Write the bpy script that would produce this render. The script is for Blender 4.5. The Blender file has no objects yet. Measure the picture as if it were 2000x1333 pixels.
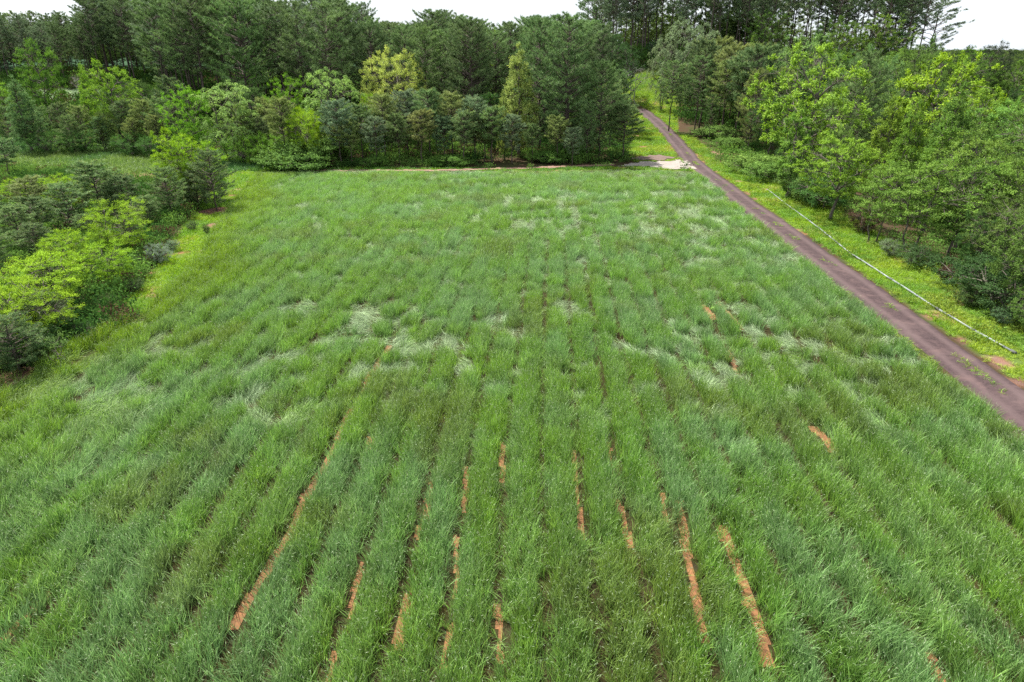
import bpy, math, random
import numpy as np
from mathutils import Matrix, Vector
R = math.radians
random.seed(7); rng = np.random.default_rng(7)
SC = bpy.context.scene
COL = SC.collection

# ------------------------------------------------------------------ camera
CAM_Z, PITCH, YAW, FPX = 14.0, 23.02, 2.97, 1332.0      # metres, degrees down, degrees left of the crop rows
cam = bpy.data.cameras.new('camera'); camo = bpy.data.objects.new('camera', cam); COL.objects.link(camo)
cam.sensor_width = 36; cam.lens = 36 * FPX / 2000; cam.clip_start = 0.1; cam.clip_end = 12000
camo.location = (0, 0, CAM_Z); camo.rotation_euler = (R(90 - PITCH), 0, R(YAW)); SC.camera = camo
# ------------------------------------------------------------------ light
SUN_EL, SUN_AZ = 58, -46                                   # azimuth clockwise from +Y
w = bpy.data.worlds.new('World'); SC.world = w; w.use_nodes = True
nt = w.node_tree; bg = nt.nodes['Background']
sky = nt.nodes.new('ShaderNodeTexSky'); sky.sky_type = 'NISHITA'; sky.sun_disc = False
sky.sun_elevation = R(SUN_EL); sky.sun_rotation = R(SUN_AZ)
sky.air_density = 1.0; sky.dust_density = 4.0; sky.ozone_density = 1.0
tc = nt.nodes.new('ShaderNodeTexCoord'); no = nt.nodes.new('ShaderNodeTexNoise'); no.inputs['Scale'].default_value = 2.2
no.inputs['Detail'].default_value = 5; mp = nt.nodes.new('ShaderNodeMapping'); mp.inputs['Scale'].default_value = (1, 1, 3)
rp = nt.nodes.new('ShaderNodeMapRange'); rp.inputs[1].default_value = .3; rp.inputs[2].default_value = .7
rp.inputs[3].default_value = .55; rp.inputs[4].default_value = .95
mx = nt.nodes.new('ShaderNodeMix'); mx.data_type = 'RGBA'; mx.inputs[7].default_value = (9.5, 10.2, 11.0, 1)   # thin bright cloud veil
L = nt.links.new
L(tc.outputs['Generated'], mp.inputs[0]); L(mp.outputs[0], no.inputs['Vector']); L(no.outputs[0], rp.inputs[0])
L(rp.outputs[0], mx.inputs[0]); L(sky.outputs[0], mx.inputs[6]); L(mx.outputs[2], bg.inputs[0])
bg.inputs[1].default_value = 0.055
sd = bpy.data.lights.new('sun', 'SUN'); sd.energy = 5.0; sd.angle = R(1.5); sd.color = (1, .96, .90)
so = bpy.data.objects.new('sun', sd); COL.objects.link(so)
sdir = Vector((math.sin(R(SUN_AZ)) * math.cos(R(SUN_EL)), math.cos(R(SUN_AZ)) * math.cos(R(SUN_EL)), math.sin(R(SUN_EL))))
so.rotation_euler = sdir.to_track_quat('Z', 'Y').to_euler(); so.location = (0, 0, 60)
vs = SC.view_settings; vs.view_transform = 'Standard'; vs.look = 'None'; vs.exposure = 1.45; vs.gamma = 1
SC.cycles.max_bounces = 6; SC.cycles.diffuse_bounces = 3; SC.cycles.glossy_bounces = 2; SC.cycles.transmission_bounces = 4
SC.cycles.volume_bounces = 1; SC.cycles.use_denoising = False; SC.cycles.use_adaptive_sampling = False; SC.cycles.caustics_reflective = False
HAZE = 0.0        # the air in the photograph is clear

# ------------------------------------------------------------------ noise, terrain, picture-to-ground
_T = rng.random((256, 256))
def vnoise(x, y, s=1.0, o=0):
    x = np.asarray(x, float) / s + 37.1 * o + 1000; y = np.asarray(y, float) / s + 17.7 * o + 1000
    i = np.floor(x).astype(int); j = np.floor(y).astype(int); f = x - i; g = y - j
    f = f * f * (3 - 2 * f); g = g * g * (3 - 2 * g)
    a = _T[i & 255, j & 255]; b = _T[(i + 1) & 255, j & 255]; c = _T[i & 255, (j + 1) & 255]; d = _T[(i + 1) & 255, (j + 1) & 255]
    return (a * (1 - f) + b * f) * (1 - g) + (c * (1 - f) + d * f) * g
def fbm(x, y, s=1.0, o=0, n=4):
    r = 0; a = .5; t = 0
    for k in range(n): r = r + a * vnoise(x, y, s / 2 ** k, o + k); t += a; a *= .5
    return r / t
def sst(a, b, x):
    t = np.clip((np.asarray(x, float) - a) / (b - a), 0, 1); return t * t * (3 - 2 * t)
def terrain(x, y):
    x = np.asarray(x, float); y = np.asarray(y, float)
    z = 0.045 * np.clip(y - 95, 0, 130) * sst(90, 110, y)
    z = z + 8.5 * sst(150, 200, y) * sst(-5, 30, x) * (1 - sst(100, 128, x)) * (1 - sst(225, 290, y))
    z = z - 0.17 * np.clip(x - 27, 0, 70) * (1 - .75 * sst(140, 195, y) * (1 - sst(95, 120, x)))
    z = z - 16 * sst(110, 260, x) - 16 * sst(240, 420, y) * sst(-60, 120, x)
    z = z + 2.0 * sst(130, 180, y) * (1 - sst(-80, -20, x))
    z = z + (fbm(x, y, 45, 3) - .5) * 2.2 * sst(95, 150, y) + (fbm(x, y, 14, 9, 3) - .5) * .35
    # rolling country and far hills
    r = np.hypot(x, y)
    z = z + 24 * sst(450, 900, r) * fbm(x, y, 420, 21, 3) + 46 * sst(1300, 2100, r) * (.35 + fbm(x, y, 900, 31, 3) * .65)
    return z
_cy, _sy = math.cos(R(YAW)), math.sin(R(YAW)); _cp, _sp = math.cos(R(PITCH)), math.sin(R(PITCH))
def ray(px, py):
    u = (px - 1000) / FPX; v = (666.5 - py) / FPX
    fwd = _cp + v * _sp; up = -_sp + v * _cp
    return (u * _cy - fwd * _sy, u * _sy + fwd * _cy, up)
def at(px, py):                                          # the ground point seen at a place of the photograph
    dx, dy, dz = ray(px, py); t = 5.0
    while t < 900:
        if CAM_Z + dz * t < float(terrain(dx * t, dy * t)): break
        t += max(.05, t * .004)
    return dx * t, dy * t
def hgt(x, y): return float(terrain(x, y))

# ------------------------------------------------------------------ mesh helpers
def mk(name, V, F, mat, attrs=None, parent=None, link=True, smooth=False, mats=None, mi=None):
    """V (n,3); F list of int arrays (m,k)"""
    me = bpy.data.meshes.new(name); V = np.asarray(V, np.float32)
    F = [np.asarray(f, np.int32) for f in F if len(f)]
    me.vertices.add(len(V)); me.vertices.foreach_set('co', V.ravel())
    nl = sum(f.size for f in F); npol = sum(len(f) for f in F)
    me.loops.add(nl); me.loops.foreach_set('vertex_index', np.concatenate([f.ravel() for f in F]))
    me.polygons.add(npol)
    sizes = np.concatenate([np.full(len(f), f.shape[1], np.int32) for f in F])
    st = np.zeros(npol, np.int32); st[1:] = np.cumsum(sizes)[:-1]
    me.polygons.foreach_set('loop_start', st); me.polygons.foreach_set('loop_total', sizes)
    for k, a in (attrs or {}).items():
        a = np.asarray(a, np.float32)
        if a.ndim == 1: me.attributes.new(k, 'FLOAT', 'POINT').data.foreach_set('value', a)
        else: me.attributes.new(k, 'FLOAT_COLOR', 'POINT').data.foreach_set('color', np.c_[a, np.ones(len(a), np.float32)].ravel() if a.shape[1] == 3 else a.ravel())
    if smooth: me.polygons.foreach_set('use_smooth', np.ones(npol, bool))
    for m in (mats or [mat]): me.materials.append(m)
    if mi is not None: me.polygons.foreach_set('material_index', np.asarray(mi, np.int32))
    me.update(calc_edges=True)
    o = bpy.data.objects.new(name, me)
    if link: COL.objects.link(o)
    if parent: o.parent = parent
    return o
class Geo:
    def __init__(s): s.V = []; s.Q = []; s.T = []; s.A = []; s.n = 0
    def add(s, V, Q=None, T=None, a=0.0):
        V = np.asarray(V, float).reshape(-1, 3)
        if Q is not None and len(Q): s.Q.append(np.asarray(Q, int).reshape(-1, 4) + s.n)
        if T is not None and len(T): s.T.append(np.asarray(T, int).reshape(-1, 3) + s.n)
        s.A.append(np.broadcast_to(np.asarray(a, float), (len(V),))); s.V.append(V); s.n += len(V)
    def tube(s, P, r, k=7, a=0.0, cap=True):
        P = np.asarray(P, float); n = len(P); r = np.broadcast_to(np.asarray(r, float), (n,))
        T = np.gradient(P, axis=0); T /= np.linalg.norm(T, axis=1)[:, None] + 1e-9
        ref = np.array([1., 0, 0]) if abs(T[0, 0]) < .8 else np.array([0, 1., 0])
        U = np.cross(T, ref); U /= np.linalg.norm(U, axis=1)[:, None] + 1e-9; W = np.cross(T, U)
        th = np.arange(k) * 2 * math.pi / k
        V = P[:, None] + r[:, None, None] * (np.cos(th)[None, :, None] * U[:, None] + np.sin(th)[None, :, None] * W[:, None])
        i = np.arange(n - 1)[:, None] * k; j = np.arange(k)[None, :]; j2 = (j + 1) % k
        Q = np.stack([i + j, i + j2, i + k + j2, i + k + j], -1).reshape(-1, 4)
        Vv = V.reshape(-1, 3); T3 = None
        if cap:
            Vv = np.vstack([Vv, P[0], P[-1]]); c = n * k
            T3 = np.array([[c, (q + 1) % k, q] for q in range(k)] + [[c + 1, (n - 1) * k + q, (n - 1) * k + (q + 1) % k] for q in range(k)])
        s.add(Vv, Q, T3, a)
    def build(s, name, mat, parent=None, smooth=False, link=True, extra=None):
        V = np.vstack(s.V); F = []
        if s.Q: F.append(np.vstack(s.Q))
        if s.T: F.append(np.vstack(s.T))
        return mk(name, V, F, mat, {'var': np.concatenate(s.A)}, parent, link, smooth)
def nrm(a): return a / (np.linalg.norm(a, axis=-1, keepdims=True) + 1e-9)
def leaves(g, C, D, N, ln, wd, a):
    """diamond leaves: base C, direction D, normal N"""
    S = nrm(np.cross(D, N)); ln = np.asarray(ln)[:, None]; wd = np.asarray(wd)[:, None]
    m = C + D * ln * .45; V = np.stack([C, m + S * wd * .5 + N * wd * .12, C + D * ln, m - S * wd * .5 + N * wd * .12], 1)
    n = len(C); Q = np.arange(4 * n).reshape(n, 4); g.add(V.reshape(-1, 3), Q, None, np.repeat(a, 4))
def tag(o, label=None, cat=None, group=None, kind=None):
    if label: o['label'] = label
    if cat: o['category'] = cat
    if group: o['group'] = group
    if kind: o['kind'] = kind
    return o

# ------------------------------------------------------------------ materials
class NT:
    def __init__(s, name):
        s.m = bpy.data.materials.new(name); s.m.use_nodes = True; s.t = s.m.node_tree; s.t.nodes.clear()
        s.out = s.n('ShaderNodeOutputMaterial')
    def n(s, ty, **k):
        x = s.t.nodes.new(ty)
        for a, b in k.items(): setattr(x, a, b)
        return x
    def l(s, a, b): s.t.links.new(a, b)
    def val(s, sock, v):
        if hasattr(v, 'is_linked') or isinstance(v, bpy.types.NodeSocket): s.l(v, sock)
        else: sock.default_value = v
    def noise(s, scale, detail=4, vec=None, rough=.55):
        x = s.n('ShaderNodeTexNoise'); x.inputs['Scale'].default_value = scale; x.inputs['Detail'].default_value = detail
        x.inputs['Roughness'].default_value = rough
        if vec is not None: s.l(vec, x.inputs['Vector'])
        return x.outputs[0]
    def mr(s, v, a, b, c, d):
        x = s.n('ShaderNodeMapRange'); s.val(x.inputs[0], v)
        for i, q in enumerate((a, b, c, d)): x.inputs[i + 1].default_value = q
        return x.outputs[0]
    def mix(s, f, a, b, bt='MIX'):
        x = s.n('ShaderNodeMix', data_type='RGBA', blend_type=bt)
        s.val(x.inputs[0], f); s.val(x.inputs[6], a if not isinstance(a, tuple) else (*a, 1)[:4]); s.val(x.inputs[7], b if not isinstance(b, tuple) else (*b, 1)[:4])
        return x.outputs[2]
    def attr(s, name, ty='GEOMETRY'): return s.n('ShaderNodeAttribute', attribute_name=name, attribute_type=ty)
    def hsv(s, c, h=.5, sa=1., v=1.):
        x = s.n('ShaderNodeHueSaturation'); s.val(x.inputs['Hue'], h); s.val(x.inputs['Saturation'], sa); s.val(x.inputs['Value'], v); s.val(x.inputs['Color'], c)
        return x.outputs[0]
    def bsdf(s, c, rough=.8, spec=.3, bump=None, bd=.05, bs=.6):
        b = s.n('ShaderNodeBsdfPrincipled'); s.val(b.inputs['Base Color'], c if not isinstance(c, tuple) else (*c, 1)[:4]); s.val(b.inputs['Roughness'], rough)
        b.inputs['Specular IOR Level'].default_value = spec
        if bump is not None:
            x = s.n('ShaderNodeBump'); s.l(bump, x.inputs['Height']); x.inputs['Distance'].default_value = bd; x.inputs['Strength'].default_value = bs
            s.l(x.outputs[0], b.inputs['Normal'])
        return b
    def fin(s, sh): s.l(sh.outputs[0], s.out.inputs['Surface']); return s.m
def leaf_mat(name, transl=.38, rough=.5, spec=.35, inst=False, lo=.55, hi=1.5, tipc=None):
    k = NT(name)
    c = k.attr('tint', 'INSTANCER').outputs['Color'] if inst else k.n('ShaderNodeObjectInfo').outputs['Color']
    v = k.attr('var').outputs['Fac']
    c2 = k.hsv(c, k.mr(v, 0, 1, .515, .485), 1., k.mr(v, 0, 1, lo, hi))
    if tipc: c2 = k.mix(k.mr(v, .97, 1.02, 0, 1), c2, tipc)
    b = k.bsdf(c2, rough, spec); tr = k.n('ShaderNodeBsdfTranslucent')
    k.l(k.hsv(c2, .49, 1.1, 1.15), tr.inputs[0])
    ms = k.n('ShaderNodeMixShader'); ms.inputs[0].default_value = transl
    k.l(b.outputs[0], ms.inputs[1]); k.l(tr.outputs[0], ms.inputs[2]); return k.fin(ms)
M_LEAF = leaf_mat('broad_leaf', .30, .8, .04)
M_NEEDLE = leaf_mat('pine_needle', .2, .65, .12, tipc=(.34, .36, .13))
M_CROP = leaf_mat('cereal_blade', .34, .5, .25, True, .4, 1.6, tipc=(.27, .34, .19))
M_UNDER = leaf_mat('undergrowth_leaf', .3, .9, .0, True)
def bark(name, a, b):
    k = NT(name); g = k.n('ShaderNodeTexCoord').outputs['Object']; mpn = k.n('ShaderNodeMapping'); mpn.inputs['Scale'].default_value = (1, 1, .18); k.l(g, mpn.inputs[0])
    n = k.noise(9, 5, mpn.outputs[0]); return k.fin(k.bsdf(k.mix(k.mr(n, .3, .7, 0, 1), a, b), .9, .15, n, .04))
M_PBARK = bark('pine_bark', (.040, .032, .027), (.13, .10, .085))
M_BARK = bark('grey_bark', (.05, .042, .034), (.17, .15, .12))
M_DEAD = bark('pale_dead_wood', (.20, .18, .16), (.36, .34, .32))

# ------------------------------------------------------------------ zones of the ground
def interp(tab, y): return np.interp(y, [t[0] for t in tab], [t[1] for t in tab])
LEFT_EDGE = [(0, -30), (22, -25.5), (28, -24.3), (36, -23.2), (46, -25), (60, -29.5), (75, -33.5), (88, -37), (92, -38)]
def inpoly(x, y, P):
    c = np.zeros(np.shape(x), bool); n = len(P)
    for i in range(n):
        x1, y1 = P[i]; x2, y2 = P[(i + 1) % n]
        h = ((y1 > y) != (y2 > y)) & (x < (x2 - x1) * (y - y1) / (y2 - y1 + 1e-12) + x1); c ^= h
    return c
def far_edge(x): return interp([(-40, 86), (-25, 88.5), (0, 88.5), (10, 91), (18, 90)], x)
def is_field(x, y): return (x > interp(LEFT_EDGE, y)) & (x < 18.45) & (y < far_edge(x) - 1.3) & (y > 5)
ROAD_X0, ROAD_X1 = 18.55, 21.55
def road_c(y): return 20.05 + .25 * np.sin(y / 17.) + .0 * y - 0.03 * np.clip(y - 151, 0, 200) ** 2
def is_road(x, y, m=0.): c = road_c(y); return (np.abs(x - c) < 1.5 + m) & (y < 162)
def is_verge(x, y):
    c = road_c(y)
    a = (x > c) & (x < 28.2 + 1.5 * (vnoise(x, y, 5, 2) - .5) - 4.2 * sst(72, 100, y)) & (y < 120)
    b = (x <= c) & (x > 10.5 + (vnoise(x, y, 4, 3) - .5) * 3 - .0 * y + .10 * np.clip(y - 95, 0, 40)) & (y >= far_edge(x) - .8) & (y < 135)
    d = (y >= 120) & (y < 182) & (x > 13 + (y - 135) * .02) & (x < 24 + (y - 135) * .16)
    e = (x > -38) & (x <= 12) & (y >= far_edge(x) - .8) & (y < far_edge(x) + 1.6)
    f = (x > interp(LEFT_EDGE, y) - 2.2 - 2 * vnoise(x, y, 6, 5)) & (x <= interp(LEFT_EDGE, y)) & (y > 36) & (y < 88)
    return (a | b | d | e | f) & ~is_road(x, y, .0)
MEADOW = [(-110, 96), (-60, 84), (-46, 80), (-38, 86), (-37, 92), (-46, 101), (-62, 108), (-120, 118)]
def is_meadow(x, y): return inpoly(x + 3 * (vnoise(x, y, 6, 8) - .5), y, MEADOW)
def is_pale(x, y): return (x < -103) & (x > -124) & (y > 155) & (y < 172)
WHITE = [at(*p) for p in ((1188, 326), (1215, 321), (1262, 316), (1300, 315), (1335, 312), (1352, 322), (1368, 334), (1330, 330), (1306, 334), (1280, 328), (1240, 327))]
def on_white(x, y, m=1.1): return inpoly(x + m * (vnoise(x, y, .9, 4) - .5), y + m * (vnoise(x, y, .9, 6) - .5), WHITE)
DEBRIS = [at(*p) for p in ((1222, 312), (1262, 304), (1290, 303), (1322, 309), (1310, 315), (1262, 315))]
TRACK = [at(*p) for p in ((530, 340), (620, 335), (720, 334), (850, 334), (960, 331), (1080, 328), (1200, 323))]
SPOTS = [(at(*p), r) for p, r in (((425, 412), 1.4), ((432, 442), 1.2), ((285, 345), 3.2), ((1408, 298), 2.3), ((20, 742), 1.2), ((1735, 615), .35), ((1440, 355), .5), ((1945, 705), .6), ((1880, 665), .4), ((1990, 748), .35), ((1600, 440), .4), ((1700, 475), .5))]
def segd(x, y, P):
    d = np.full(np.shape(x), 1e9)
    for (x1, y1), (x2, y2) in zip(P[:-1], P[1:]):
        l2 = (x2 - x1) ** 2 + (y2 - y1) ** 2 + 1e-9; t = np.clip(((x - x1) * (x2 - x1) + (y - y1) * (y2 - y1)) / l2, 0, 1)
        d = np.minimum(d, np.hypot(x - x1 - t * (x2 - x1), y - y1 - t * (y2 - y1)))
    return d
STRIPS = [([(757, 680), (715, 748), (690, 800), (650, 882), (600, 972), (550, 1062), (500, 1152), (462, 1222)], .17, 0), ([(981, 872), (978, 938)], .13, 0),
    ([(911, 922), (903, 992)], .13, 0), ([(840, 945), (815, 1045)], .12, 0), ([(1122, 890), (1135, 1050)], .10, 0), ([(1191, 872), (1196, 922)], .12, 0),
    ([(1206, 985), (1226, 1065)], .16, 0), ([(1330, 990), (1345, 1100), (1360, 1205), (1368, 1240)], .22, 0), ([(1412, 1040), (1440, 1100), (1472, 1200), (1497, 1292)], .25, 0),
    ([(1588, 838), (1622, 878)], .3, 0), ([(1376, 600), (1392, 622)], .35, 0), ([(1402, 592), (1442, 642)], .34, 0), ([(792, 1175), (773, 1255)], .15, 0),
    ([(876, 1235), (866, 1295)], .13, 0), ([(722, 862), (716, 885)], .15, 0), ([(976, 1190), (981, 1285)], .12, 0), ([(1296, 975), (1302, 1012)], .12, 0),
    ([(1420, 690), (1440, 730)], .12, 0), ([(100, 1160), (10, 1250)], .15, 0), ([(650, 1290), (640, 1333)], .13, 0), ([(1815, 1290), (1835, 1333)], .2, 0), ([(620, 545), (640, 520)], .16, 0), ([(888, 1060), (884, 1160)], .1, 0), ([(705, 1110), (690, 1200)], .09, 0)]
STRIPS = [([at(*p) for p in P], wd * .62) for P, wd, _ in STRIPS]
SOILP = []
def strip_d(x, y):
    d = np.full(np.shape(x), 9.)
    for P, wd in STRIPS: d = np.minimum(d, segd(x, y, P) - wd)
    return d

# ------------------------------------------------------------------ ground sheet
def lines(a, b, st, far, back):
    m = list(np.arange(a, b, st)); s = st; x = b
    while x < far: m.append(x); s *= 1.09; x += s
    m.append(far); s = st; x = a - st
    while x > back: m.insert(0, x); s *= 1.09; x -= s
    m.insert(0, back); return np.array(m)
gx = lines(-60, 60, .5, 5000, -5000); gy = lines(4, 135, .5, 6500, -400)
X, Y = np.meshgrid(gx, gy, indexing='ij'); Z = terrain(X, Y)
def grid_faces(nx, ny):
    i, j = np.meshgrid(np.arange(nx - 1), np.arange(ny - 1), indexing='ij'); a = (i * ny + j).ravel()
    return np.stack([a, a + ny, a + ny + 1, a + 1], 1)
def ground_col(X, Y):
    c = np.empty(X.shape + (3,)); n = fbm(X, Y, 9, 40)[..., None]; n2 = fbm(X, Y, 2.2, 44)[..., None]
    c[:] = np.array([.040, .032, .018]) * (1 - n) + np.array([.070, .046, .030]) * n                      # leaf litter
    c = np.where((n2 > .56), c * .6 + .4 * np.array([.03, .06, .015]), c)
    so = np.array([.36, .155, .065]) * (.75 + .5 * n2)
    f = is_field(X, Y)[..., None]
    c = np.where(f, np.array([.030, .026, .012]) * (.7 + .6 * n2), c)  # soil under the crop darkened: shade of overhanging blades put into its colour
    c = np.where(is_verge(X, Y)[..., None], np.array([.070, .105, .020]) * (.7 + .6 * n2), c)
    c = np.where(is_verge(X, Y)[..., None] & (n2 > .66), np.array([.17, .10, .06]), c)
    c = np.where(is_meadow(X, Y)[..., None], np.array([.06, .12, .03]) * (.7 + .6 * n2), c)
    c = np.where(is_pale(X, Y)[..., None], np.array([.15, .20, .11]) * (.9 + .2 * n2), c)
    for (sx, sy), r in SPOTS:
        m = np.hypot(X - sx, Y - sy) + (vnoise(X, Y, 1.1, 7) - .5) * r < r
        c = np.where(m[..., None], np.array([.15, .085, .062]) * (.6 + .8 * n2), c)
    far = (sst(215, 300, np.hypot(X, Y)))[..., None]
    c = c * (1 - far) + far * np.array([.030, .055, .030]) * (.6 + .9 * n)
    return c
def ground_mat(name, fine=1.0, rough=.95):
    k = NT(name); c = k.attr('col').outputs['Color']; g = k.n('ShaderNodeTexCoord').outputs['Object']
    a = k.noise(14 * fine, 6, g, .7); b = k.noise(1.6 * fine, 4, g)
    c2 = k.hsv(c, .5, k.mr(b, .3, .7, .85, 1.15), k.mr(a, .25, .75, .55, 1.45))
    return k.fin(k.bsdf(c2, rough, .0, a, .05, .8))
M_GROUND = ground_mat('ground_soil_and_litter')
P3 = np.stack([X, Y, Z], -1).reshape(-1, 3)
g = mk('ground', P3, [grid_faces(len(gx), len(gy))], M_GROUND, {'col': ground_col(X, Y).reshape(-1, 3)}, smooth=True); tag(g, kind='structure')

# gravel road: a sheet with a low crown, worn wheel tracks and ragged shoulders
ys = np.arange(6, 156, .3); us = np.linspace(-1, 1, 25)
U, YY = np.meshgrid(us, ys, indexing='ij'); hw = 1.30 + .16 * (vnoise(YY, U * 0 + np.sign(U) * 3, .8, 51) - .5) + .35 * (vnoise(YY, np.sign(U) * 9, 5, 52) - .5)
XX = road_c(YY) + U * hw
ZZ = terrain(XX, YY) + .075 - .11 * np.abs(U) ** 6 - .022 * (np.exp(-((np.abs(U) - .52) / .17) ** 2))
k = NT('purple_brown_gravel'); g_ = k.n('ShaderNodeTexCoord').outputs['Object']; u = k.attr('var').outputs['Fac']
n1 = k.mix(.5, k.noise(22, 5, g_, .75), k.noise(5, 6, g_, .8)); n2 = k.noise(1.3, 5, g_); n3 = k.noise(.35, 3, g_)
mm = k.n('ShaderNodeMath', operation='ABSOLUTE'); k.l(u, mm.inputs[0])
wt = k.n('ShaderNodeMath', operation='SUBTRACT'); k.l(mm.outputs[0], wt.inputs[0]); wt.inputs[1].default_value = .52
wa = k.n('ShaderNodeMath', operation='ABSOLUTE'); k.l(wt.outputs[0], wa.inputs[0])
c = k.mix(k.mr(n1, .38, .62, 0, 1), (.016, .009, .010), (.062, .038, .038))
c = k.mix(k.mr(wa.outputs[0], .05, .28, .55, 0), c, (.085, .057, .056))
c = k.mix(k.mr(n2, .52, .72, 0, .5), c, (.105, .065, .06))
c = k.mix(k.mr(n3, .5, .7, 0, .35), c, (.10, .068, .065))
mroad = k.fin(k.bsdf(c, .9, .25, n1, .03, .9))
tag(mk('gravel_road', np.stack([XX, YY, ZZ], -1).reshape(-1, 3), [grid_faces(len(us), len(ys))], mroad, {'var': U.ravel()}, smooth=True), kind='structure')

def sheet(name, P, mat, lift, edge=.5, st=.25, o=60):
    P = np.array(P); x0, y0 = P.min(0) - 1; x1, y1 = P.max(0) + 1
    xs = np.arange(x0, x1, st); yy = np.arange(y0, y1, st); A, B = np.meshgrid(xs, yy, indexing='ij')
    ins = inpoly(A + edge * (vnoise(A, B, .7, o) - .5) + edge * 2 * (vnoise(A, B, 2.5, o + 2) - .5), B + edge * 2 * (vnoise(A, B, .7, o + 1) - .5), [tuple(p) for p in P])
    F = grid_faces(len(xs), len(yy)); keep = ins.ravel()[F].all(1); F = F[keep]
    us_, inv = np.unique(F, return_inverse=True); V = np.stack([A, B, terrain(A, B) + lift], -1).reshape(-1, 3)[us_]
    return tag(mk(name, V, [inv.reshape(-1, 4)], mat, smooth=True), kind='structure')
def plain(name, a, b, sc=18, rough=.9):
    k = NT(name); g = k.n('ShaderNodeTexCoord').outputs['Object']; n = k.noise(sc, 6, g, .75); m = k.noise(1.1, 3, g)
    return k.fin(k.bsdf(k.mix(m, k.mix(k.mr(n, .3, .7, 0, 1), a, b), a), rough, .2, n, .03))
sheet('white_gravel_patch', WHITE, plain('white_crushed_gravel', (.15, .125, .105), (.40, .37, .34), 5), .055, 1.3)
for P, wd in STRIPS:
    P = np.array(P); d = np.gradient(P, axis=0); d /= np.linalg.norm(d, axis=1)[:, None]; q = np.stack([-d[:, 1], d[:, 0]], 1) * (wd + .07); e = d[[0, -1]] * .3; P = P.copy(); P[0] -= e[0]; P[-1] += e[1]
    SOILP.append((P, q))
M_SOIL = plain('orange_clay_soil', (.08, .040, .020), (.36, .165, .065), 6)
for i, (P, q) in enumerate(SOILP): sheet('bare_soil', [tuple(a) for a in P - q] + [tuple(a) for a in (P + q)[::-1]], M_SOIL, .012, .12, .1, o=90)
sheet('bark_debris', DEBRIS, plain('dark_bark_debris', (.07, .045, .035), (.22, .16, .14), 9), .05, .8, o=70)
tp = np.array(TRACK); n_ = len(tp)
sheet('dirt_track', [(x, y - .75) for x, y in TRACK] + [(x, y + .8) for x, y in TRACK[::-1]], plain('red_brown_dirt', (.14, .075, .055), (.30, .19, .15), 8), .045, .5, o=80)

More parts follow.
